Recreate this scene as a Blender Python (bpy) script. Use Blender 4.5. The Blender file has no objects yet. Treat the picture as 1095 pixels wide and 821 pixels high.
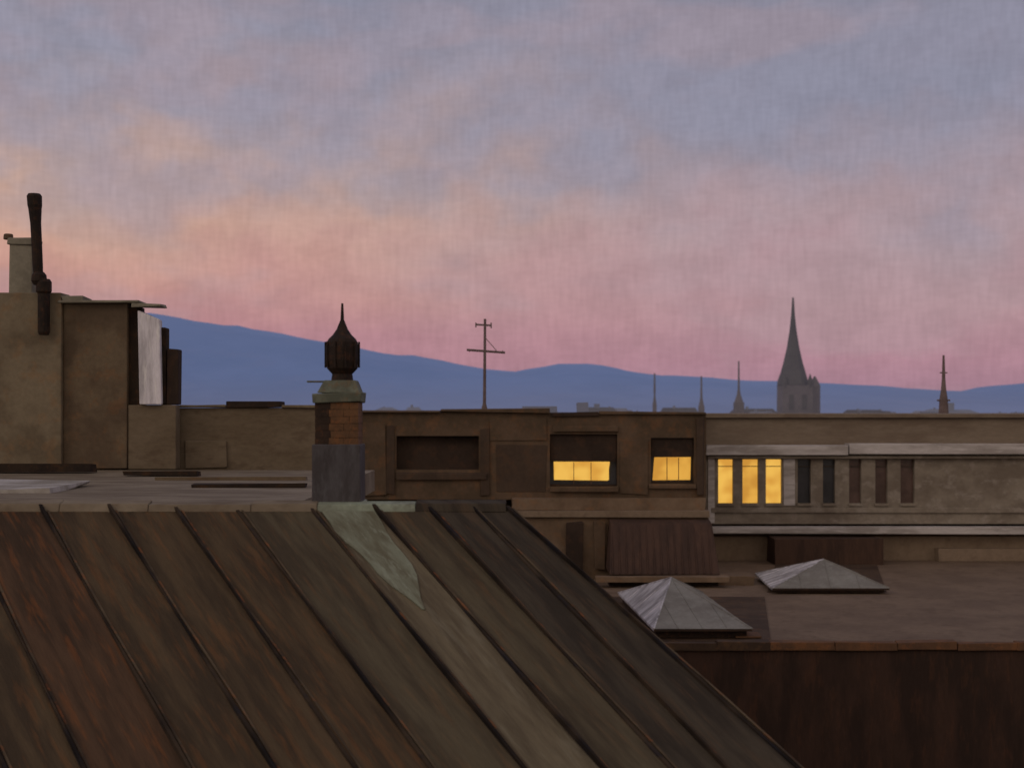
import bpy, math, random
from mathutils import Vector, noise as mn
random.seed(7)
E=22.0   # eye / roof level above the street

# ------------------------------------------------------------------ helpers
def s(r,g,b,k=1.0):
    def f(c):
        c/=255.0
        return (c/12.92 if c<=0.04045 else ((c+0.055)/1.055)**2.4)
    return (min(f(r)*k,0.9),min(f(g)*k,0.9),min(f(b)*k,0.9),1)

class N:
    def __init__(self,tree): self.t=tree
    def n(self,typ,**kw):
        x=self.t.nodes.new(typ)
        for k,v in kw.items(): setattr(x,k,v)
        return x
    def link(self,a,b): self.t.links.new(a,b)
    def put(self,sock,v):
        if isinstance(v,(int,float)): sock.default_value=v
        elif isinstance(v,(tuple,list)): sock.default_value=v
        else: self.link(v,sock)
    def m(self,op,a,b=0.0,c=None,clamp=False):
        x=self.n('ShaderNodeMath',operation=op); x.use_clamp=clamp
        self.put(x.inputs[0],a); self.put(x.inputs[1],b)
        if c is not None: self.put(x.inputs[2],c)
        return x.outputs[0]
    def mix(self,f,a,b,bt='MIX'):
        x=self.n('ShaderNodeMix',data_type='RGBA',blend_type=bt)
        self.put(x.inputs[0],f); self.put(x.inputs[6],a); self.put(x.inputs[7],b)
        return x.outputs[2]
    def xyz(self,a,b,c):
        x=self.n('ShaderNodeCombineXYZ')
        self.put(x.inputs[0],a); self.put(x.inputs[1],b); self.put(x.inputs[2],c)
        return x.outputs[0]
    def noise(self,vec,scale,detail=4,rough=0.55,dist=0.0):
        x=self.n('ShaderNodeTexNoise')
        self.link(vec,x.inputs['Vector'])
        x.inputs['Scale'].default_value=scale; x.inputs['Detail'].default_value=detail
        x.inputs['Roughness'].default_value=rough; x.inputs['Distortion'].default_value=dist
        return x.outputs['Fac']
    def rng(self,v,a,b,c=0.0,d=1.0,smooth=True):
        x=self.n('ShaderNodeMapRange')
        if smooth: x.interpolation_type='SMOOTHSTEP'
        self.put(x.inputs[0],v)
        for i,q in enumerate((a,b,c,d)): x.inputs[i+1].default_value=q
        return x.outputs[0]
    def ramp(self,f,stops):
        x=self.n('ShaderNodeValToRGB'); self.link(f,x.inputs[0])
        el=x.color_ramp.elements
        el[0].position=stops[0][0]; el[0].color=stops[0][1]
        el[1].position=stops[-1][0]; el[1].color=stops[-1][1]
        for p,c in stops[1:-1]:
            e=el.new(p); e.color=c
        return x.outputs[0]

def mat(name,c1,c2,c3=None,sc=(1,1,1),scale=1.5,rough=0.8,bump=0.0,c3amt=0.5,skew=0.0,grain=0.46,spec=0.2,haze=None,hazeh=None):
    m=bpy.data.materials.new(name); m.use_nodes=True
    t=m.node_tree; t.nodes.clear(); g=N(t)
    out=g.n('ShaderNodeOutputMaterial'); b=g.n('ShaderNodeBsdfPrincipled')
    tc=g.n('ShaderNodeTexCoord'); sp=g.n('ShaderNodeSeparateXYZ'); g.link(tc.outputs['Object'],sp.inputs[0])
    u=g.m('ADD',sp.outputs[0],g.m('MULTIPLY',sp.outputs[1],skew))
    vec=g.xyz(g.m('MULTIPLY',u,sc[0]),g.m('MULTIPLY',sp.outputs[1],sc[1]),g.m('MULTIPLY',sp.outputs[2],sc[2]))
    n1=g.noise(vec,scale,3,0.62,0.0)
    f=g.rng(n1,0.36,0.64)
    col=g.mix(f,c1,c2)
    if c3:
        n3=g.noise(vec,scale*2.6,3,0.7,0.0)
        col=g.mix(g.m('MULTIPLY',g.rng(n3,0.5,0.68),c3amt),col,c3)
    n2=g.noise(vec,scale*11,2,0.75)
    br=g.m('ADD',1.0-grain*0.5,g.m('MULTIPLY',n2,grain))
    mul=g.n('ShaderNodeVectorMath',operation='SCALE'); g.link(col,mul.inputs[0]); g.link(br,mul.inputs['Scale'])
    g.link(mul.outputs[0],b.inputs['Base Color'])
    b.inputs['Roughness'].default_value=rough
    b.inputs['Specular IOR Level'].default_value=spec
    if bump>0:
        bp=g.n('ShaderNodeBump'); bp.inputs['Strength'].default_value=bump; bp.inputs['Distance'].default_value=0.03
        g.link(n2,bp.inputs['Height']); g.link(bp.outputs[0],b.inputs['Normal'])
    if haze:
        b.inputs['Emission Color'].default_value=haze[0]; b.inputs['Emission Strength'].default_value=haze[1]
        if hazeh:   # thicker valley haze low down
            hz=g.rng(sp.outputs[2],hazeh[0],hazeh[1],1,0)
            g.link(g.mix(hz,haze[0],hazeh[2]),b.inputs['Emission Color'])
    g.link(b.outputs[0],out.inputs[0])
    return m

def litmat(name,hi,lo,strength,scale=3.0):
    m=bpy.data.materials.new(name); m.use_nodes=True
    t=m.node_tree; t.nodes.clear(); g=N(t)
    out=g.n('ShaderNodeOutputMaterial'); e=g.n('ShaderNodeEmission')
    tc=g.n('ShaderNodeTexCoord')
    n1=g.noise(tc.outputs['Object'],scale,1,0.4,0.0)
    g.link(g.mix(g.rng(n1,0.3,0.7),lo,hi),e.inputs[0]); e.inputs[1].default_value=strength
    g.link(e.outputs[0],out.inputs[0]); return m

def glassmat(name,col):
    return mat(name,col,tuple(c*1.6 for c in col[:3])+(1,),scale=0.9,rough=0.25,bump=0.0,spec=0.4)

def group(name,loc):
    e=bpy.data.objects.new(name,None); e.empty_display_size=0.5
    e.location=(loc[0],loc[1],loc[2]+E); bpy.context.collection.objects.link(e); return e

class M:
    def __init__(self,name): self.name=name; self.v=[]; self.f=[]; self.mi=[]; self.mats=[]
    def mid(self,m):
        if m not in self.mats: self.mats.append(m)
        return self.mats.index(m)
    def poly(self,pts,m):
        b=len(self.v); self.v+= [tuple(p) for p in pts]; self.f.append(list(range(b,b+len(pts)))); self.mi.append(self.mid(m))
    def hexa(self,p,m):
        b=len(self.v); self.v+=[tuple(q) for q in p]; k=self.mid(m)
        for q in ((3,2,1,0),(4,5,6,7),(0,1,5,4),(1,2,6,5),(2,3,7,6),(3,0,4,7)):
            self.f.append([b+i for i in q]); self.mi.append(k)
    def box(self,x0,x1,y0,y1,z0,z1,m,j=0.0):
        J=lambda:random.uniform(-j,j)
        self.hexa([(x0+J(),y0,z0+J()),(x1+J(),y0,z0+J()),(x1+J(),y1,z0+J()),(x0+J(),y1,z0+J()),
                   (x0+J(),y0,z1+J()),(x1+J(),y0,z1+J()),(x1+J(),y1,z1+J()),(x0+J(),y1,z1+J())],m)
    def lathe(self,cx,cy,prof,m,n=14,lean=0.0):
        k=self.mid(m); b=len(self.v); z0=prof[0][1]
        for r,z in prof:
            for i in range(n):
                a=2*math.pi*(i+0.5)/n
                self.v.append((cx+r*math.cos(a)+lean*(z-z0),cy+r*math.sin(a),z))
        for j in range(len(prof)-1):
            for i in range(n):
                self.f.append([b+j*n+i,b+j*n+(i+1)%n,b+(j+1)*n+(i+1)%n,b+(j+1)*n+i]); self.mi.append(k)
        self.f.append([b+i for i in range(n)][::-1]); self.mi.append(k)
        self.f.append([b+(len(prof)-1)*n+i for i in range(n)]); self.mi.append(k)
    def tube(self,a,c,r,m,n=8,r2=None):
        r2=r if r2 is None else r2
        a=Vector(a); c=Vector(c); d=(c-a).normalized()
        up=Vector((0,0,1)) if abs(d.z)<0.9 else Vector((1,0,0))
        u=d.cross(up).normalized(); w=d.cross(u)
        b=len(self.v); k=self.mid(m)
        for p,rr in ((a,r),(c,r2)):
            for i in range(n):
                t=2*math.pi*i/n; self.v.append(tuple(p+u*rr*math.cos(t)+w*rr*math.sin(t)))
        for i in range(n):
            self.f.append([b+i,b+(i+1)%n,b+n+(i+1)%n,b+n+i]); self.mi.append(k)
        self.f.append([b+i for i in range(n)][::-1]); self.mi.append(k)
        self.f.append([b+n+i for i in range(n)]); self.mi.append(k)
    def facade(self,x0,x1,z0,z1,y,ops,m,reveal=0.18,rm=None):
        xs=sorted(set([x0,x1]+[o[0] for o in ops]+[o[1] for o in ops]))
        zs=sorted(set([z0,z1]+[o[2] for o in ops]+[o[3] for o in ops]))
        for i in range(len(xs)-1):
            for j in range(len(zs)-1):
                cx=(xs[i]+xs[i+1])/2; cz=(zs[j]+zs[j+1])/2
                if any(o[0]<cx<o[1] and o[2]<cz<o[3] for o in ops): continue
                self.poly([(xs[i],y,zs[j]),(xs[i+1],y,zs[j]),(xs[i+1],y,zs[j+1]),(xs[i],y,zs[j+1])],m)
        rm=rm or m; r=reveal
        for a,b,c,d in ops:
            self.poly([(a,y,c),(a,y,d),(a,y+r,d),(a,y+r,c)],rm)
            self.poly([(b,y,c),(b,y+r,c),(b,y+r,d),(b,y,d)],rm)
            self.poly([(a,y,c),(a,y+r,c),(b,y+r,c),(b,y,c)],rm)
            self.poly([(a,y,d),(b,y,d),(b,y+r,d),(a,y+r,d)],rm)
    def done(self,parent=None,bevel=0.0,smooth=False):
        me=bpy.data.meshes.new(self.name)
        me.from_pydata([(x,y,z+E) for x,y,z in self.v],[],self.f)
        for m in self.mats: me.materials.append(m)
        for p,k in zip(me.polygons,self.mi): p.material_index=k; p.use_smooth=smooth
        me.update()
        o=bpy.data.objects.new(self.name,me); bpy.context.collection.objects.link(o)
        if parent: o.parent=parent; o.location=-parent.location
        if bevel:
            bv=o.modifiers.new('bevel','BEVEL'); bv.width=bevel; bv.segments=2; bv.limit_method='ANGLE'
        return o

# ------------------------------------------------------------------ materials
K=1.68; KR=1.3
rk=dict(skew=0.765,rough=0.85,bump=0.3,spec=0.12)
zinc_brown=mat('zinc_brown',s(74,57,44,KR),s(54,43,34,KR),s(110,68,38,KR),sc=(3.5,0.5,0.5),scale=1.2,c3amt=0.42,**rk)
zinc_olive=mat('zinc_olive',s(75,63,48,KR),s(57,48,38,KR),s(100,68,42,KR),sc=(3.5,0.5,0.5),scale=1.3,c3amt=0.38,**rk)
zinc_grey=mat('zinc_grey',s(78,71,57,KR),s(61,54,44,KR),s(94,73,52,KR),sc=(3.5,0.5,0.5),scale=1.2,c3amt=0.38,**rk)
zinc_dark=mat('zinc_dark',s(63,57,49,KR),s(47,42,37,KR),s(78,62,48,KR),sc=(3.5,0.5,0.5),scale=1.2,c3amt=0.4,**rk)
zinc_pale=mat('zinc_pale',s(96,88,72,KR),s(74,66,54,KR),s(106,101,87,KR),sc=(3.5,0.5,0.5),scale=1.1,c3amt=0.5,**rk)
seam_dark=mat('seam_dark',s(20,16,15,KR),s(56,46,36,KR),s(24,25,34,KR),skew=0.765,scale=1.1,rough=0.9,c3amt=0.6)
seam_edge=mat('seam_edge',s(80,69,54,KR),s(54,45,36,KR),s(134,78,40,KR),skew=0.765,scale=1.4,rough=0.85,c3amt=0.5)
lead=mat('lead_flashing',s(108,116,103,K),s(88,91,80,K),s(124,132,120,K),scale=2.5,rough=0.7,c3amt=0.5)
lead_soft=mat('lead_apron',s(106,110,96,1.35),s(86,84,70,1.35),s(120,126,113,1.35),skew=0.765,sc=(3,.8,.8),scale=1.8,rough=0.85,c3amt=0.6,spec=.1)
terrace=mat('terrace_taupe',s(112,103,89,1.45),s(92,82,69,1.45),s(80,67,54,1.45),sc=(0.6,1.5,1),scale=1.1,c3amt=0.6)
terrace_hi=mat('terrace_highlight',s(140,137,135,1.6),s(112,107,100,1.5),None,scale=1.5)  # pale tone that paints a highlight onto the terrace
black=mat('black_tar_shade',s(30,24,22,K),s(40,32,26,K),s(68,46,28,K),scale=2,c3amt=0.4,rough=0.9)  # black parts, and the painted shadow strip on the terrace
soot=mat('sooty_iron',s(24,19,17,K),s(34,26,21,K),s(72,44,26,K),scale=5,rough=0.7,c3amt=0.35)
render_tan=mat('render_tan',s(101,92,77,K),s(83,74,61,K),s(110,84,58,K),scale=1.3,c3amt=0.35)
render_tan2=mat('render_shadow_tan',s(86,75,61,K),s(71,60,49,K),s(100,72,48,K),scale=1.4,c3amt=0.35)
render_mid=mat('render_mid',s(82,72,59,K),s(91,81,68,K),s(70,58,47,K),sc=(0.6,1,1.4),scale=1.3,c3amt=0.5)
white_p=mat('white_paint_panel',s(168,166,174,2.0),s(134,132,138,2.0),s(184,182,188,2.0),sc=(3,1,0.5),scale=1.5,c3amt=0.5)
pale_stack=mat('pale_stack',s(112,108,97,K),s(94,90,80,K),None,scale=2)
brick_dark=mat('chimney_brick_dark',s(44,34,28,K),s(36,28,24,K),s(76,50,34,K),scale=4,c3amt=0.4)
brick_warm=mat('chimney_brick_warm',s(86,62,43,K),s(70,52,38,K),s(112,72,42,K),scale=4,c3amt=0.5)
slate_blue=mat('chimney_lead_jacket',s(64,62,65,K),s(54,51,53,K),s(72,72,76,K),scale=3,sc=(2,1,.6),c3amt=0.5,rough=0.8)
patina=mat('chimney_cap_patina',s(92,97,86,K),s(70,73,64,K),s(88,70,52,K),scale=4,c3amt=0.5)
attic=mat('attic_brown',s(79,65,53,K),s(65,54,43,K),s(98,69,46,K),scale=0.9,c3amt=0.4)
attic_d=mat('attic_dark',s(48,38,32,K),s(39,31,27,K),s(62,44,33,K),scale=0.9,c3amt=0.5)
attic_m=mat('attic_mid',s(62,51,43,K),s(54,44,37,K),s(74,55,41,K),scale=0.9,c3amt=0.5)
attic_t=mat('attic_taupe',s(99,84,70,K),s(84,70,57,K),s(108,79,55,K),scale=0.9,c3amt=0.4)
redbrown=mat('shingle_redbrown',s(60,45,38,K),s(50,38,33,K),s(72,53,43,K),scale=0.8,sc=(3,1,.5),c3amt=0.4)
off_top=mat('office_parapet',s(100,90,79,K),s(90,79,69,K),s(110,100,90,K),scale=0.7,sc=(0.5,1,2),c3amt=0.4)
off_white=mat('office_fascia_white',s(152,148,148,K),s(124,119,117,K),s(168,165,166,K),scale=0.9,sc=(0.5,1,3),c3amt=0.5)
off_wall=mat('office_wall',s(112,105,96,K),s(92,84,76,K),s(128,122,116,K),scale=0.6,sc=(1,1,1.5),c3amt=0.5)
off_low=mat('office_lower_wall',s(98,85,72,K),s(104,91,78,K),s(86,73,61,K),scale=0.7,c3amt=0.4)
gravel=mat('roof_gravel',s(108,92,77,1.28),s(96,81,68,1.28),s(84,69,56,1.28),scale=0.6,c3amt=0.55)
deck_shadow=mat('deck_brown_shadow',s(70,56,45,1.3),s(56,44,36,1.3),s(90,66,46,1.3),scale=0.9,c3amt=0.5)  # dark brown roof tone with shadow painted into it
darkwall=mat('dark_brick_wall',s(50,36,30,K),s(38,28,24,K),s(68,44,31,K),scale=0.8,sc=(2.5,1,0.6),c3amt=0.35)
coping=mat('coping_brown',s(88,63,45,1.5),s(72,54,42,1.5),s(112,74,46,1.5),scale=1.2,c3amt=0.5)
sky_l=mat('skylight_lit_white',s(152,151,155,1.65),s(108,106,108,1.6),s(168,168,172,1.7),scale=0.9,sc=(1,3,1),rough=0.6,c3amt=0.6)  # lit tone of the skylight, light put into the colour
sky_r=mat('skylight_shade_grey',s(114,112,106,1.4),s(100,97,91,1.4),s(124,124,119,1.4),scale=0.9,rough=0.75,c3amt=0.4)  # shaded tone of the same skylight, shade put into the colour
glass_d=glassmat('window_glass',s(38,38,42,1.6))
glass_r=glassmat('window_glass_brown',s(66,52,48,1.6))
frame=mat('window_frame',s(70,60,52,K),s(56,48,42,K),scale=2)
lit=litmat('lit_window',s(232,174,76),s(206,146,60),0.95,2.2)
lit2=litmat('lit_window_bright',s(244,190,88),s(220,158,66),0.95,1.8)
metal=mat('antenna_metal',s(108,95,94,1.3),s(92,80,79,1.3),scale=2)
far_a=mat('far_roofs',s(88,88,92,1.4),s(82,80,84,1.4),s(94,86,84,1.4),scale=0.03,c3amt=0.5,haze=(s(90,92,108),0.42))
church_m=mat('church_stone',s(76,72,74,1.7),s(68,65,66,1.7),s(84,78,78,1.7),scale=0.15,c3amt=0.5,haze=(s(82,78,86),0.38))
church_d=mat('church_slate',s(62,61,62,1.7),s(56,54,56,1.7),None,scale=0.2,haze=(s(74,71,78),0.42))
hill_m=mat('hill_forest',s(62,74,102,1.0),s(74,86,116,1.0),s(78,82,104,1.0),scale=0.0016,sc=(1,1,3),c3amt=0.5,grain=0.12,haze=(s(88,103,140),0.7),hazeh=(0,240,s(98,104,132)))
ground_m=mat('ground_city',s(70,66,62,1.5),s(84,80,78,1.5),scale=0.02)
street_m=mat('asphalt',(0.05,0.05,0.052,1),(0.04,0.04,0.042,1),scale=0.5)

# ------------------------------------------------------------------ ground, hills, far city
g=M('ground'); g.poly([(-14000,-3000,-22),(14000,-3000,-22),(14000,14000,-22),(-14000,14000,-22)],ground_m); g.done()
st=M('street'); st.poly([(-200,24.1,-21.996),(200,24.1,-21.996),(200,31.0,-21.996),(-200,31.0,-21.996)],street_m); st.done()

prof=[(-1400,250),(-900,268),(-500,290),(-200,308),(0,322),(100,329),(170,337),(250,349),(330,361),(400,372),(450,380),(500,391),(545,396),(575,391),(600,388),(640,390),
      (700,400),(780,404),(860,408),(950,413),(1000,417),(1035,418),(1060,412),(1095,409),(1200,405),(1500,398),(2200,402),(2800,410)]
def hp(px):
    for (a,b),(c,d) in zip(prof,prof[1:]):
        if a<=px<=c:
            t=(px-a)/(c-a); return b+(d-b)*t
    return prof[-1][1]
h=M('hills'); nx,ny=260,14; Yr=8000.0
for j in range(ny+1):
    yy=6200+(10400-6200)*j/ny
    for i in range(nx+1):
        px=-1350+(4050)*i/nx; X=(px-547.5)*Yr/1500
        H=(440-hp(px))/1500*Yr+22
        t=1-abs(yy-Yr)/ (1800 if yy<Yr else 2400)
        t=max(0,t); t=t*t*(3-2*t)
        q=mn.noise(Vector((X*0.0022,yy*0.0012,3)))*26+mn.noise(Vector((X*0.008,yy*0.004,1)))*9
        h.v.append((X,yy,-24+H*t+q*min(1,2*t)*0.6*(H/250+0.3)))
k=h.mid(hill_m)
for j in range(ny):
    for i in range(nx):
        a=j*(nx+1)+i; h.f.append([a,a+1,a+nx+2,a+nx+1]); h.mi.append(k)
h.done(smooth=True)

fc=M('distant_rooftops')
for i in range(520):
    Y=random.uniform(110,900); X=random.uniform(-0.75,0.75)*Y
    w=random.uniform(6,16); d=random.uniform(8,16)
    top=random.uniform(-9,0.0)+ (Y/900)*random.uniform(0,4.2)
    if 325<Y<385 and 55<X<95: continue
    if random.random()<0.8:
        e=top-random.uniform(1.5,3.2)
        fc.box(X-w/2,X+w/2,Y,Y+d,-22,e,far_a)
        b=len(fc.v); ins=random.uniform(1,w*.35)
        fc.v+=[(X-w/2-.3,Y-.3,e+.01),(X+w/2+.3,Y-.3,e+.01),(X+w/2+.3,Y+d+.3,e+.01),(X-w/2-.3,Y+d+.3,e+.01),(X-w/2+ins,Y+d/2,top),(X+w/2-ins,Y+d/2,top)]
        kk=fc.mid(church_d if random.random()<.25 else far_a)
        for q in ((0,1,5,4),(2,3,4,5),(1,2,5),(3,0,4),(3,2,1,0)): fc.f.append([b+z for z in q]); fc.mi.append(kk)
        if random.random()<.7: fc.box(X-w/6,X-w/6+.9,Y+d/2-.5,Y+d/2+.5,top-.8,top+random.uniform(.4,1.0),far_a)
    else:
        fc.box(X-w/2,X+w/2,Y,Y+d,-22,top-1.6,far_a)
        fc.box(X-w/6,X+w/6,Y+2,Y+5,top-1.597,top+random.uniform(-1.0,-.4),far_a)
fc.done()

# ------------------------------------------------------------------ church
cy=350.0; cx=(850-547.5)*cy/1500
ch=group('church',(cx,cy,-22)); q=cy/1500
t=M('tower'); hw=16*q
t.hexa([(cx-hw*1.12,cy-hw,-22),(cx+hw*1.12,cy-hw,-22),(cx+hw*1.12,cy+hw,-22),(cx-hw*1.12,cy+hw,-22),
        (cx-hw,cy-hw,(440-412)*q),(cx+hw,cy-hw,(440-412)*q),(cx+hw,cy+hw,(440-412)*q),(cx-hw,cy+hw,(440-412)*q)],church_m)
for sx in (-1,1):
    for sy in (-1,1):
        t.lathe(cx+sx*(hw-.6),cy+sy*(hw-.6),[(0.8,(440-414)*q),(0.7,(440-408)*q),(0.05,(440-400)*q)],church_d,6)
for dx in (-1.6,1.6): t.box(cx+dx-.5,cx+dx+.5,cy-hw-.2,cy-hw+.3,0.6,4.2,church_d)
t.done(ch)
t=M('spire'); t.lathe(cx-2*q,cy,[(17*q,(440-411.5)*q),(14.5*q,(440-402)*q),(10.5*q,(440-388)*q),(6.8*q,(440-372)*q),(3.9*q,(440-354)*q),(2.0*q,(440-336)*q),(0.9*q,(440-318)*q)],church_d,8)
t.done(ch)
t=M('stair_turret'); t.lathe(cx+23*q,cy+2,[(6.0*q,-22),(6.0*q,(440-412)*q),(4*q,(440-408)*q),(0.2,(440-402)*q)],church_m,8); t.done(ch)
t=M('nave')
x0,x1=cx+hw*1.12+.02,cx+hw+24; e=-6; r=-0.6
t.box(x0,x1,cy-6,cy+6,-22,e,church_m)
t.poly([(x0,cy-6.4,e),(x1,cy-6.4,e),(x1-3,cy,r),(x0,cy,r)],church_d); t.poly([(x1,cy+6.4,e),(x0,cy+6.4,e),(x0,cy,r),(x1-3,cy,r)],church_d)
t.poly([(x1,cy-6.4,e),(x1,cy+6.4,e),(x1-3,cy,r)],church_d); t.done(ch)

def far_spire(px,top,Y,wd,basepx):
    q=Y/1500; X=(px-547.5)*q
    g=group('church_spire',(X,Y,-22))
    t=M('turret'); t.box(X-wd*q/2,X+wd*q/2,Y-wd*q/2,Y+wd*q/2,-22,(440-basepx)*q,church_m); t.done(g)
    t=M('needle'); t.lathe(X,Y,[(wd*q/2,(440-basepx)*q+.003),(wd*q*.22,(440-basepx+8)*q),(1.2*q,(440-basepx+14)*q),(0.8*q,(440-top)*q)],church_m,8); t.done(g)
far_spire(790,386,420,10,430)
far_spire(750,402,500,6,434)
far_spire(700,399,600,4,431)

# ------------------------------------------------------------------ front building with seamed metal roof
F=group('apartment_building',(-4,14,-22))
SL=0.69; SK=0.765; RY=15.0; RZ=-1.0; SB=9.0
def rp(x,s_,lift=0.0,sk=SK):
    nl=math.sqrt(1+SL*SL)
    return (x+sk*s_, RY-s_-lift*SL/nl, RZ-SL*s_+lift/nl)
VX=-0.03; VSK=0.85
seams=[-6.62,-5.95,-5.05,-4.32,-3.62,-2.98,-2.18,-1.50,-0.92,-0.45]
left=[-14.5+0.72*i for i in range(11)]
allx=left+seams
roof=M('roof_panels')
def panel(a,b,m,ska=SK,skb=SK):
    n=14
    for i in range(n):
        s0=SB*i/n; s1=SB*(i+1)/n
        la=0.012*mn.noise(Vector((a,s0,0))); lb=0.012*mn.noise(Vector((a,s1,0)))
        roof.poly([rp(a,s1,lb,ska),rp(b,s1,lb,skb),rp(b,s0,la,skb),rp(a,s0,la,ska)],m)
for i in range(len(allx)-1):
    a,b=allx[i],allx[i+1]
    if a<-4.6: m=(zinc_brown,zinc_olive)[i%2]
    elif a<-3.3: m=zinc_olive
    elif a<-2.3: m=zinc_grey
    elif a<-2.0: m=zinc_pale
    else: m=zinc_grey if a<-1.2 else zinc_dark
    panel(a,b,m)
panel(allx[-1],VX,zinc_dark,SK,VSK)
# lead apron dressed from the chimney foot down the pale strip
n=9
for i in range(n):
    a=.1+1.25*i/n; b=.1+1.25*(i+1)/n
    def ed(s_): 
        f=(s_-.1)/1.25; return (-2.12+.20*f*f+.025*math.sin(s_*11), -1.56-.30*f*f+.03*math.sin(s_*8+1))
    (al,ar),(bl,br_)=ed(a),ed(b)
    roof.hexa([rp(bl,b,.002),rp(br_,b,.002),rp(ar,a,.002),rp(al,a,.002),rp(bl,b,.017),rp(br_,b,.017),rp(ar,a,.017),rp(al,a,.017)],lead_soft)
roof.done(F)
sm=M('standing_seams')
for x in allx+[None]:
    sk=SK
    if x is None: x=VX-0.05; sk=VSK
    n=20; w=0.024
    for i in range(n):
        s0=0.04+(SB-.04)*i/n; s1=0.04+(SB-.04)*(i+1)/n
        h0=0.03*(1.2+.8*math.sin(i*0.9+x*7)); h1=0.03*(1.2+.8*math.sin((i+1)*0.9+x*7))
        wa=w*(1-0.45*math.sin((i+1)*1.1+x*9)) ; wb=w*(1-0.45*math.sin((i)*1.1+x*9))
        sm.hexa([rp(x-wa,s1,-0.012,sk),rp(x+wa,s1,-0.012,sk),rp(x+wb,s0,-0.012,sk),rp(x-wb,s0,-0.012,sk),
                 rp(x-wa*.5,s1,h1,sk),rp(x+wa*.5,s1,h1,sk),rp(x+wb*.5,s0,h0,sk),rp(x-wb*.5,s0,h0,sk)],seam_dark)
        sm.hexa([rp(x+wa+.004,s1,-0.01,sk),rp(x+wa+.03,s1,-0.01,sk),rp(x+wb+.03,s0,-0.01,sk),rp(x+wb+.004,s0,-0.01,sk),
                 rp(x+wa+.004,s1,0.016,sk),rp(x+wa+.03,s1,0.011,sk),rp(x+wb+.03,s0,0.011,sk),rp(x+wb+.004,s0,0.016,sk)],seam_edge)
sm.done(F)
rr=M('ridge_cap'); x=-14.5
while x<-0.1:
    L=random.uniform(.5,1.1); x2=min(x+L,-0.05)
    hz=random.uniform(.03,.06)
    m=terrace if x<-2.4 else (lead if x<-2.0 else zinc_dark)
    rr.hexa([(x,RY-.10,RZ-.066),(x2-.004,RY-.10,RZ-.066),(x2-.004,RY+.14,RZ-.03),(x,RY+.14,RZ-.03),
             (x,RY-.06,RZ+hz*.4),(x2-.004,RY-.06,RZ+hz*.4),(x2-.004,RY+.1,RZ+hz),(x,RY+.1,RZ+hz)],m)
    x=x2
rr.done(F,0.01)
tr=M('terrace_roof')
tr.box(-16,-2.35,RY+.16,24.0,-1.35,-1.0,terrace)
tr.box(-7.1,-5.7,17.2,18.9,-0.997,-0.955,terrace_hi,.05)  # thin raised slab painting the highlight
tr.box(-12,-7.9,19.0,20.4,-0.997,-0.965,terrace_hi,.03)
tr.done(F,0.01)
tk=M('terrace_kerbs_shadow')
tk.box(-16,-6.8,22.6,22.95,-0.997,-0.83,black,.03)  # dark strip that paints the gutter shadow at the penthouse foot
tk.box(-6.0,-4.85,21.6,21.85,-0.997,-0.925,black,.02)
tk.box(-4.2,-2.72,18.4,18.62,-0.997,-0.945,black,.015)
tk.box(-5.2,-3.0,20.4,20.55,-0.997,-0.955,render_tan2,.01)
tk.done(F)
bs=M('back_slope')
bs.poly([(-2.34,RY+.05,RZ-.02),(-0.03,RY+.05,RZ-.02),(-4.5,21.5,-5.4),(-6.5,21.5,-5.4)],zinc_dark); bs.done(F)
bw=M('walls')
bw.poly([(-16,24,-22),(-16,5.8,-22),(-16,5.8,-7.3),(-16,RY,-1.05),(-16,24,-1.05)],attic)
bw.poly([(-16,6.3,-22),(7.2,6.3,-22),(7.2,6.3,-7.05),(-16,6.3,-7.05)],attic)
bw.poly([(7.3,6.3,-22),(-0.1,RY,-22),(-0.1,RY,-1.1),(7.3,6.3,-7.1)],attic)
bw.poly([(-0.1,RY,-22),(-6.5,24,-22),(-6.5,24,-1.3),(-0.1,RY,-1.1)],attic)
bw.poly([(-6.5,24,-22),(-16,24,-22),(-16,24,-1.3),(-6.5,24,-1.3)],attic)
bw.done(F)

# ------------------------------------------------------------------ chimney with cowl
C=group('chimney',(-1.87,15.3,-1.0)); X=-1.88; Y0=15.05
c=M('lead_base'); c.box(X-.27,X+.25,Y0,Y0+.5,-1.15,-0.36,slate_blue,.012)
c.hexa([(X-.33,Y0-.30,-1.24),(X+.40,Y0-.30,-1.24),(X+.30,Y0+.55,-1.1),(X-.30,Y0+.55,-1.1),(X-.29,Y0-.02,-0.97),(X+.28,Y0-.02,-0.97),(X+.27,Y0+.52,-0.97),(X-.29,Y0+.52,-0.97)],lead)
c.done(C,.012)
c=M('brick_shaft')
zz=-0.357
for i in range(6):
    hgt=0.076; o=(i%2)*.06
    cuts=[X-.24,X-.09+o*.3,X+.07+o,X+.23]
    for j in range(3):
        m=brick_dark if j==0 else brick_warm
        c.box(cuts[j]+.002,cuts[j+1]-.002,Y0+.03,Y0+.45,zz+.002,zz+hgt-.002,m,.002)
    zz+=hgt
c.box(X-.23,X+.222,Y0+.036,Y0+.445,-.357,zz-.003,brick_dark)
c.done(C)
c=M('cap')
c.box(X-.27,X+.26,Y0+.0,Y0+.48,zz,zz+.10,patina,.012)
c.hexa([(X-.22,Y0+.04,zz+.103),(X+.24,Y0+.04,zz+.103),(X+.24,Y0+.44,zz+.103),(X-.22,Y0+.44,zz+.103),
        (X-.15,Y0+.1,zz+.24),(X+.19,Y0+.1,zz+.24),(X+.19,Y0+.38,zz+.24),(X-.15,Y0+.38,zz+.24)],patina)
c.box(X-.34,X-.1,Y0+.1,Y0+.16,zz+.215,zz+.235,patina)
c.done(C,.012)
c=M('cowl'); cz=zz+.24
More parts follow.
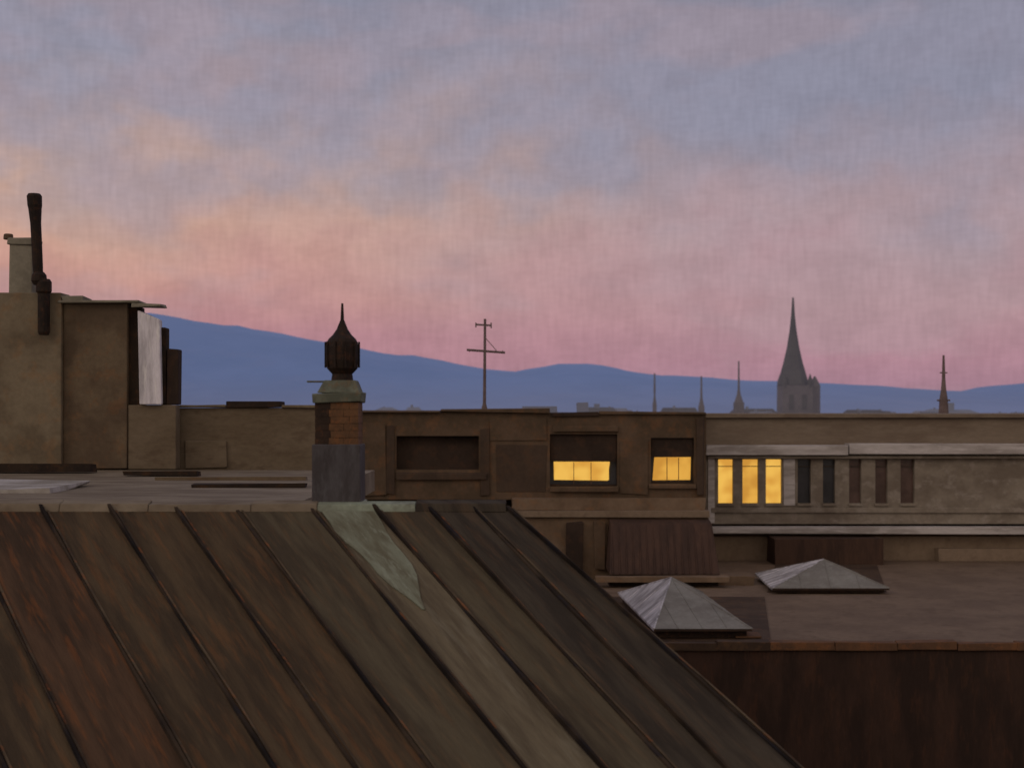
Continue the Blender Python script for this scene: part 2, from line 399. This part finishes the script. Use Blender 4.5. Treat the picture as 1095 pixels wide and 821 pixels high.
c.lathe(X+.03,Y0+.24,[(.12,cz),(.11,cz+.07),(.13,cz+.09),(.165,cz+.13),(.18,cz+.22),(.18,cz+.36),(.165,cz+.42),(.15,cz+.45),(.10,cz+.50),(.06,cz+.56),(.045,cz+.60),(.02,cz+.66),(.012,cz+.84)],soot,16)
for i in range(10):
    a=2*math.pi*i/10; xx=X+.03+.183*math.cos(a); yy=Y0+.24+.183*math.sin(a)
    c.tube((xx,yy,cz+.14),(xx,yy,cz+.42),.012,soot,6)
c.done(C)

# ------------------------------------------------------------------ left stair head house
Hh=group('stair_penthouse',(-8.5,25,-1))
def PX(p,y=24.0): return (p-547.5)*y/1500
w=M('walls')
w.box(-14,PX(64),24.0,24.6,-0.997,2.02,render_tan,.03)
w.box(-14,PX(40),24.603,29,-0.997,1.98,render_tan,.02)
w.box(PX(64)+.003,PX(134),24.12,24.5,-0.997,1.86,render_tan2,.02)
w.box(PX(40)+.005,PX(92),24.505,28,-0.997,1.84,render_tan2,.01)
w.box(PX(132)+.003,PX(147),24.22,24.55,-0.997,1.80,black,.02)
w.hexa([(PX(148),24.05,.12),(PX(172),24.05,.12),(PX(170),24.35,.12),(PX(148),24.35,.12),(PX(146),24.05,1.74),(PX(170),24.05,1.58),(PX(168),24.35,1.58),(PX(146),24.35,1.74)],white_p)
w.box(PX(134),PX(186),24.15,24.45,-0.997,.115,render_mid)
w.box(PX(175),PX(188),24.2,24.45,.118,1.08,attic_d,.01)
w.box(PX(168),PX(174),24.22,24.45,.118,1.45,black,.01)
w.done(Hh,.02)
w=M('roof_trim')
w.box(PX(62),PX(148),23.98,24.55,1.865,1.90,pale_stack,.015)
w.box(PX(140),PX(172),23.98,24.4,1.80,1.85,pale_stack,.02)
w.box(PX(66),PX(88),24.0,24.5,1.905,1.97,pale_stack,.02)
w.done(Hh,.012)
w=M('chimney_stack')
w.box(PX(2),PX(28),24.3,24.75,2.023,2.88,pale_stack,.02)
w.box(PX(1),PX(29),24.27,24.78,2.883,3.0,pale_stack,.015)
w.lathe(PX(9,24.5),24.5,[(.09,3.0),(.08,3.1)],render_tan2,10); 
w.done(Hh,.02)
w=M('stovepipe')
w.lathe(PX(44),23.85,[(.08,2.35),(.085,2.5),(.09,3.2),(.11,3.45),(.12,3.5),(.125,3.66),(.10,3.70)],soot,12,-.05)
w.lathe(PX(45),23.85,[(.09,2.15),(.13,2.22),(.12,2.32),(.08,2.37)],soot,12)
w.lathe(PX(50),23.85,[(.08,1.3),(.10,1.35),(.10,2.0),(.13,2.04),(.13,2.2),(.10,2.25)],soot,12)
w.tube((PX(50),23.85,1.9),(PX(50),24.1,1.9),.03,soot)
w.tube((PX(43),23.85,2.9),(PX(29),24.4,2.6),.02,soot)
w.done(Hh)

L=group('parapet_wall',(-5.7,24.7,-1))
w=M('wall'); w.box(PX(92),PX(340),24.6,24.95,-1.2,.06,render_mid,.012)
w.box(PX(190),PX(235),24.55,24.597,-.997,-.5,render_mid,.02); w.done(L,.015)
w=M('coping')
for a,b,m in ((187,242,render_tan),(243,300,black),(301,338,render_tan)):
    w.box(PX(a,24.6),PX(b,24.6),24.53,25.0,.065,.11+(.07 if m is black else 0),m,.015)
w.done(L,.015)

# ------------------------------------------------------------------ attic building (middle)
A=group('attic_building',(0,50,-22)); D=45.0
def ax(p): return (p-547.5)*0.03
def az(p): return (440-p)*0.03
ops=[(ax(424),ax(512),az(502),az(466)),(ax(588),ax(660),az(520),az(464)),(ax(696),ax(742),az(517),az(468))]
w=M('walls')
w.facade(-14,ax(755),az(534),az(441),D,ops,attic,.35,attic_d)
w.facade(-14,ax(755),-22,az(552),D-.6,[],attic_t)
w.poly([(-14,D-.6,-22),(-14,D-.6,az(552)),(-14,D+9,az(552)),(-14,D+9,-22)],attic)
w.poly([(ax(755),D-.6,-22),(ax(755),D+9,-22),(ax(755),D+9,az(441)),(ax(755),D,az(441)),(ax(755),D,az(552)),(ax(755),D-.6,az(552))],attic)
w.poly([(-14,D+9,-22),(-14,D+9,az(441)),(ax(755),D+9,az(441)),(ax(755),D+9,-22)],attic)
w.poly([(-14,D,az(441)),(ax(755),D,az(441)),(ax(755),D+9,az(441)),(-14,D+9,az(441))],attic_d)
w.done(A)
w=M('cornice')
w.box(-14,ax(470),D-.14,D+.3,az(441)+.003,az(438.5),attic,.04)
w.box(ax(471),ax(588),D-.14,D+.3,az(441)+.003,az(437.5),attic,.04)
w.box(ax(590),ax(640),D-.10,D+.3,az(445),az(440.5),attic_d,.03)
w.box(ax(641),ax(754),D-.12,D+.3,az(443),az(439.5),attic,.04)
w.box(-14,ax(755)+.02,D-.75,D-.003,az(551),az(545),off_low,.03)
w.box(ax(548),ax(752),D-.5,D-.003,az(544),az(532),attic_t,.03)
w.box(ax(620),ax(633),D+2,D+2.5,az(441),az(430),far_a,.02)
w.box(ax(560),ax(600),D+4,D+5,az(441),az(434),far_a,.02)
w.done(A,.01)
w=M('wall_relief')
for p0,p1,q0,q1,m,y0 in ((388,412,452,530,attic,.06),(414,421,455,528,attic_m,.05),(515,523,458,530,attic_m,.06),(524,584,448,470,attic,.04),(424,520,505,512,attic_m,.12),(530,584,476,526,attic_m,.02),(664,692,470,528,attic,.04),(744,752,447,530,attic_m,.12),(588,662,521,526,attic,.14),(694,744,518,522,attic,.12),(592,660,456,462,attic,.08)):
    w.box(ax(p0),ax(p1),D-y0,D-.003,az(q1),az(q0),m,.045)
w.done(A,.02)
w=M('windows')
a,b,c_,d=ops[0]; w.poly([(a,D+.33,c_),(b,D+.33,c_),(b,D+.33,d),(a,D+.33,d)],attic_d)
for o,l0,l1,t0,t1,lm in ((ops[1],593,651,514,494,lit2),(ops[2],700,739,512,489,lit)):
    a,b,c_,d=o
    w.poly([(a,D+.34,c_),(b,D+.34,c_),(b,D+.34,d),(a,D+.34,d)],glass_d)
    w.box(ax(l0),ax(l1),D+.27,D+.32,az(t0),az(t1),lm,.06)
    w.box(a+.02,b-.02,D+.12,D+.265,az(t1)+.01,d-.02,attic_d,.01)
    for f_ in (.36,.68):
        xx=ax(l0)+(ax(l1)-ax(l0))*f_; w.box(xx-.010,xx+.010,D+.2,D+.24,c_+.04,az(t1)-.02,coping)
    w.box(a,b,D+.15,D+.22,c_+.003,c_+.06,attic_d)
w.done(A)
w=M('lean_to')
w.hexa([(ax(646),D-2.6,az(604)),(ax(757),D-2.6,az(604)),(ax(757),D-.605,az(604)),(ax(646),D-.605,az(604)),
        (ax(650),D-1.3,az(556)),(ax(755),D-1.3,az(556)),(ax(755),D-.61,az(553)),(ax(650),D-.61,az(553))],redbrown)
for i in range(15):
    p=651+i*7.1
    w.tube((ax(p-2),D-2.62,az(603)),(ax(p),D-1.31,az(557)),.022,redbrown,5)
w.box(ax(632),ax(765),D-2.9,D-2.4,az(611),az(605),attic_t,.03)
w.box(ax(604),ax(622),D-.85,D-.61,az(620),az(556),attic_d,.03)
w.box(ax(634),ax(645),D-.8,D-.61,az(605),az(556),attic,.03)
w.box(ax(646),ax(757),D-2.3,D-.61,-6,az(612),attic_d)
w.done(A,.01)

T=group('tv_antenna',(ax(518)*46/45,46,.1)); k=46/1500; tx=(518-547.5)*k
w=M('mast'); w.tube((tx,46,0),(tx+.02,46,(440-341)*k),.055,metal,8,.04); w.lathe(tx,46,[(.16,-.03),(.1,.12),(.05,.3)],metal,8); w.done(T)
w=M('crossbars')
w.tube((tx-.58,46,(440-374)*k),(tx+.68,46,(440-377)*k),.038,metal)
w.tube((tx-.28,46,(440-347)*k),(tx+.22,46,(440-348)*k),.03,metal)
w.tube((tx-.28,46,(440-345)*k),(tx-.28,46,(440-350)*k),.022,metal); w.tube((tx+.22,46,(440-345)*k),(tx+.22,46,(440-351)*k),.022,metal)
for i in (-.5,-.25,.35,.6):
    w.tube((tx+i,46-.25,(440-375.5)*k),(tx+i,46+.25,(440-375.5)*k),.014,metal)
w.tube((tx,46,(440-360)*k),(tx+.4,46,(440-375)*k),.012,metal)
w.done(T)

# ------------------------------------------------------------------ office building (right)
O=group('office_building',(16,56,-22)); D=50.0; v=1/30
def ox(p): return (p-547.5)*v
def oz(p): return (440-p)*v
RX=ox(1330)
lits=[(768,784),(794,811),(819,836)]
darks=[(853,867),(880,893),(908,921),(936,949),(963,978)]+[(1112+27*i,1126+27*i) for i in range(7)]
ops=[(ox(a),ox(b),oz(538),oz(491)) for a,b in lits+darks]
w=M('walls')
w.facade(ox(755),RX,oz(560),oz(486),D,ops,off_wall,.22,off_wall)
w.facade(ox(755),RX,-22,oz(573),D+.05,[],off_low)
w.poly([(ox(755),D+12,-22),(ox(755),D+.05,-22),(ox(755),D+.05,oz(447)),(ox(755),D+12,oz(447))],off_low)
w.poly([(RX,D+.05,-22),(RX,D+12,-22),(RX,D+12,oz(447)),(RX,D+.05,oz(447))],off_low)
w.poly([(ox(755),D+12,-22),(ox(755),D+12,oz(447)),(RX,D+12,oz(447)),(RX,D+12,-22)],off_low)
w.box(ox(756),RX-.02,D+.35,D+11.9,oz(476),oz(447.5),off_top)
w.box(ox(757),ox(764),D-.06,D-.003,oz(559),oz(489),off_white,.01)
w.box(ox(838),ox(850),D-.04,D-.003,oz(540),oz(489),off_white,.01)
w.done(O)
w=M('roof_edge')
w.box(ox(752),RX+.1,D+.2,D+12.1,oz(447),oz(442.5),off_top,.03)
w.box(ox(754),ox(905),D-.35,D+.36,oz(487),oz(476),off_white,.04)
w.box(ox(905)+.01,RX+.1,D-.35,D+.36,oz(485.5),oz(474.5),off_white,.03)
w.box(ox(756),RX,D-.2,D-.003,oz(490),oz(487.2),off_wall,.01)
w.box(ox(753),RX+.1,D-.45,D+.04,oz(570),oz(562.5),off_white,.04)
w.box(ox(755),RX+.05,D-.1,D+.04,oz(573),oz(570.1),attic_d,.0)
w.box(ox(760),RX-.1,D-.08,D-.003,oz(548),oz(543),off_wall,.02)
w.done(O,.02)
w=M('windows')
for i,(a,b) in enumerate(lits+darks):
    m=(lit2,lit,lit2)[i] if i<3 else (glass_d if i<5 else glass_r)
    w.poly([(ox(a),D+.2,oz(538)),(ox(b),D+.2,oz(538)),(ox(b),D+.2,oz(491)),(ox(a),D+.2,oz(491))],m)
    w.box(ox(a)+.003,ox(b)-.003,D+.13,D+.16,oz(499)-.0,oz(498.2),frame if i>2 else coping)
    w.box(ox(a)-.03,ox(b)+.03,D-.07,D-.002,oz(540.6),oz(538.3),off_wall)
w.done(O)
w=M('lower_wall_and_recess_standin')
f_=48.5/50
w.box(ox(828)*f_,ox(945)*f_,48.5,49.9,-5.297,-4.42,redbrown,.03)  # solid dark block standing in for the wall recess, its darkness painted
w.box(ox(1000),ox(1330),49.6,50.04,-5.297,-4.85,off_low,.01)
w.done(O)
k=56/1500; mx=(1009-547.5)*k
R=group('roof_antenna_mast',(mx,56,0))
w=M('mast'); w.lathe(mx,56,[(.20,-.1),(.16,.5),(.10,.9),(.07,1.3),(.055,1.8),(.04,2.25)],metal,8); w.done(R)
w=M('crossarm'); w.tube((mx-.15,56,1.55),(mx+.15,56,1.55),.025,metal); w.tube((mx-.26,56,.45),(mx+.26,56,.45),.035,metal); w.done(R)

# ------------------------------------------------------------------ low building with flat roof and roof lights
B=group('flat_roofed_building',(14,38,-22))
w=M('walls')
w.box(2.2,30,32.0,43.5,-22,-5.42,darkwall)
w.box(2.2,30,43.5,49.95,-22,-5.42,darkwall)
w.done(B)
w=M('roof_deck'); w.poly([(2.3,32.1,-5.3),(29.9,32.1,-5.3),(29.9,50.03,-5.3),(2.3,50.03,-5.3)],gravel)
w.hexa([(2.5,32.25,-5.297),(5.95,32.25,-5.297),(7.2,40.0,-5.297),(2.5,40.0,-5.297),(2.5,32.25,-5.27),(5.95,32.25,-5.27),(7.2,40.0,-5.27),(2.5,40.0,-5.27)],deck_shadow)  # shadow behind the front skylight, painted as a dark brown sheet
w.hexa([(7.5,41.2,-5.297),(11.0,41.2,-5.297),(12.6,48.45,-5.297),(9.1,48.45,-5.297),(7.5,41.2,-5.275),(11.0,41.2,-5.275),(12.6,48.45,-5.275),(9.1,48.45,-5.275)],deck_shadow)  # roof shade in front of the recess, painted as a dark sheet
w.done(B)
w=M('coping'); x=2.1
while x<30:
    x2=x+random.uniform(1.2,1.5)
    w.box(x,x2-.004,31.92,32.22,-5.43,-5.25+random.uniform(-.015,.02),coping if x>5.4 else deck_shadow,.02); x=x2
w.box(2.1,2.3,32.23,43,-5.41,-5.24,coping)
w.done(B,.02)
w=M('roof_details')
w.box(5.8,7.4,42.8,43.6,-5.297,-5.0,attic_t,.03)
w.lathe(15.5,37.5,[(.14,-5.3),(.14,-5.1),(.22,-5.08),(.2,-5.02),(.04,-4.97)],off_low,10)
w.box(5.2,5.8,32.6,33.2,-5.267,-5.2,coping,.03)
w.done(B,.01)

def skylight(c4,ap,zb,curb,name='pyramid_skylight'):
    cx=sum(p[0] for p in c4)/4; cyy=sum(p[1] for p in c4)/4
    S=group(name,(cx,cyy,-5.3))
    w=M('curb')
    sh=lambda p,f:(cx+(p[0]-cx)*f,cyy+(p[1]-cyy)*f)
    bt=[sh(p,.93)+(-5.266,) for p in c4]; tp=[sh(p,.93)+(zb-.06,) for p in c4]
    w.hexa(bt+tp,curb); w.done(S,.01)
    w=M('glazing')
    lo=[p+(zb,) for p in c4]; rim=[p+(zb-.055,) for p in c4]
    fm=[sky_r,sky_r,sky_l,sky_l]  # front and right get the shaded tone, rear and left the lit one
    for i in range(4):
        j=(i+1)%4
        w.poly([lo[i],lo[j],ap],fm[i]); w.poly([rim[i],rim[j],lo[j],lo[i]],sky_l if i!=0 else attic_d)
    w.poly(rim[::-1],attic_d); w.done(S)
    w=M('glazing_bars')
    A_=Vector(ap)
    for i in range(4):
        p=Vector(lo[i]); qv=Vector(lo[(i+1)%4])
        w.tube(p,A_,.024,sky_l if i in(0,3) else sky_r,6)
        for f in (.25,.5,.75):
            st_=p.lerp(qv,f); m_=A_ if f==.5 else A_.lerp(p if f<.5 else qv,.5)
            w.tube(st_+Vector((0,0,.004)),m_+Vector((0,0,.004)),.010,sky_r if i<2 else white_p,5)
    w.done(S)
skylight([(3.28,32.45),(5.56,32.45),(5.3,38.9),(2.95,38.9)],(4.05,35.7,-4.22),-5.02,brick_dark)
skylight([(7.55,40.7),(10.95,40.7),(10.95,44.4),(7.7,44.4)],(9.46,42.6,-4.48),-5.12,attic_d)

# ------------------------------------------------------------------ world : dusk sky
W=bpy.data.worlds.new("World"); bpy.context.scene.world=W; W.use_nodes=True
t=W.node_tree; t.nodes.clear(); g=N(t)
out=g.n('ShaderNodeOutputWorld'); bg=g.n('ShaderNodeBackground')
tc=g.n('ShaderNodeTexCoord'); sp=g.n('ShaderNodeSeparateXYZ'); g.link(tc.outputs['Generated'],sp.inputs[0])
x,y,z=sp.outputs[0],sp.outputs[1],sp.outputs[2]
az_=g.m('ARCTAN2',x,y); hh=g.m('SQRT',g.m('ADD',g.m('MULTIPLY',x,x),g.m('MULTIPLY',y,y)))
el=g.m('DIVIDE',z,g.m('MAXIMUM',hh,.05))
vec=g.xyz(az_,g.m('MULTIPLY',el,1.5),0.37)
n1=g.noise(vec,7.0,4,.5,0); n2=g.noise(vec,24,3,.5,0); n3=g.noise(g.xyz(az_,g.m('MULTIPLY',el,2.4),4.1),6,3,.5,0)
el2=g.m('ADD',el,g.m('ADD',g.m('MULTIPLY',g.m('SUBTRACT',n1,.5),.20),g.m('MULTIPLY',g.m('SUBTRACT',n2,.5),.06)))
calm=g.rng(el,.04,.16)
elm=g.m('ADD',g.m('MULTIPLY',el,g.m('SUBTRACT',1.0,calm)),g.m('MULTIPLY',el2,calm))
fac=g.m('MULTIPLY',elm,1/.3,clamp=True)
Lr=g.ramp(fac,[(0,s(166,124,138)),(.18,s(180,129,137)),(.27,s(196,146,138)),(.42,s(201,159,142)),(.56,s(192,160,148)),(.72,s(166,150,156)),(.86,s(149,145,160)),(1,s(142,141,159))])
Rr=g.ramp(fac,[(0,s(158,122,140)),(.12,s(172,131,144)),(.24,s(176,141,148)),(.40,s(170,147,154)),(.58,s(153,143,156)),(.78,s(141,139,157)),(1,s(135,134,151))])
mm=g.rng(g.m('ADD',az_,g.m('MULTIPLY',g.m('SUBTRACT',n3,.5),.35)),-.36,.22)
col=g.mix(mm,Lr,Rr)
# drifting mauve and grey-blue banks
col=g.mix(g.m('MULTIPLY',g.rng(n3,.52,.62),.34),col,s(170,147,153))
col=g.mix(g.m('MULTIPLY',g.m('MULTIPLY',g.rng(n1,.51,.60),g.rng(el,.08,.16)),.26),col,s(139,142,162))
wv=g.noise(g.xyz(g.m('MULTIPLY',az_,300),g.m('MULTIPLY',el,50),0),1,1,.5)
wh=g.noise(g.xyz(g.m('MULTIPLY',az_,110),g.m('MULTIPLY',el,320),7),1,1,.5)
br=g.m('ADD',.85,g.m('ADD',g.m('MULTIPLY',wv,.18),g.m('MULTIPLY',wh,.13)))
br=g.m('MULTIPLY',br,g.m('ADD',.95,g.m('MULTIPLY',g.rng(n2,.4,.6),.08)))
sc=g.n('ShaderNodeVectorMath',operation='SCALE'); g.link(col,sc.inputs[0]); g.link(br,sc.inputs['Scale'])
back=g.rng(g.m('MULTIPLY',y,-1),-.1,.8)
col2=g.mix(back,sc.outputs[0],(.58,.47,.39,1))
nis=g.n('ShaderNodeTexSky'); nis.sky_type='NISHITA'; nis.sun_disc=False
nis.sun_elevation=math.radians(4); nis.sun_rotation=math.radians(215)
nk=g.n('ShaderNodeVectorMath',operation='SCALE'); g.link(nis.outputs[0],nk.inputs[0]); nk.inputs['Scale'].default_value=.002
ad=g.n('ShaderNodeVectorMath',operation='ADD'); g.link(col2,ad.inputs[0]); g.link(nk.outputs[0],ad.inputs[1])
g.link(ad.outputs[0],bg.inputs[0]); bg.inputs[1].default_value=1.0
g.link(bg.outputs[0],out.inputs[0])

sun=bpy.data.lights.new('sun','SUN'); sun.energy=.3; sun.angle=math.radians(16); sun.color=(1,.84,.68)
so=bpy.data.objects.new('sun',sun); bpy.context.collection.objects.link(so)
so.rotation_euler=Vector((.75,.5,-.42)).to_track_quat('-Z','Y').to_euler(); so.location=(-20,-10,60)

# ------------------------------------------------------------------ camera
cam=bpy.data.cameras.new('camera'); co=bpy.data.objects.new('camera',cam); bpy.context.collection.objects.link(co)
co.location=(0,0,E); co.rotation_euler=(math.pi/2,0,0)
cam.sensor_width=36; cam.lens=36*1500/1095; cam.shift_y=29.5/1095; cam.clip_start=.1; cam.clip_end=40000
cam.dof.use_dof=True; cam.dof.focus_distance=22.0; cam.dof.aperture_fstop=1.4
sc_=bpy.context.scene; sc_.camera=co
sc_.view_settings.view_transform='Standard'; sc_.view_settings.look='None'; sc_.view_settings.exposure=0
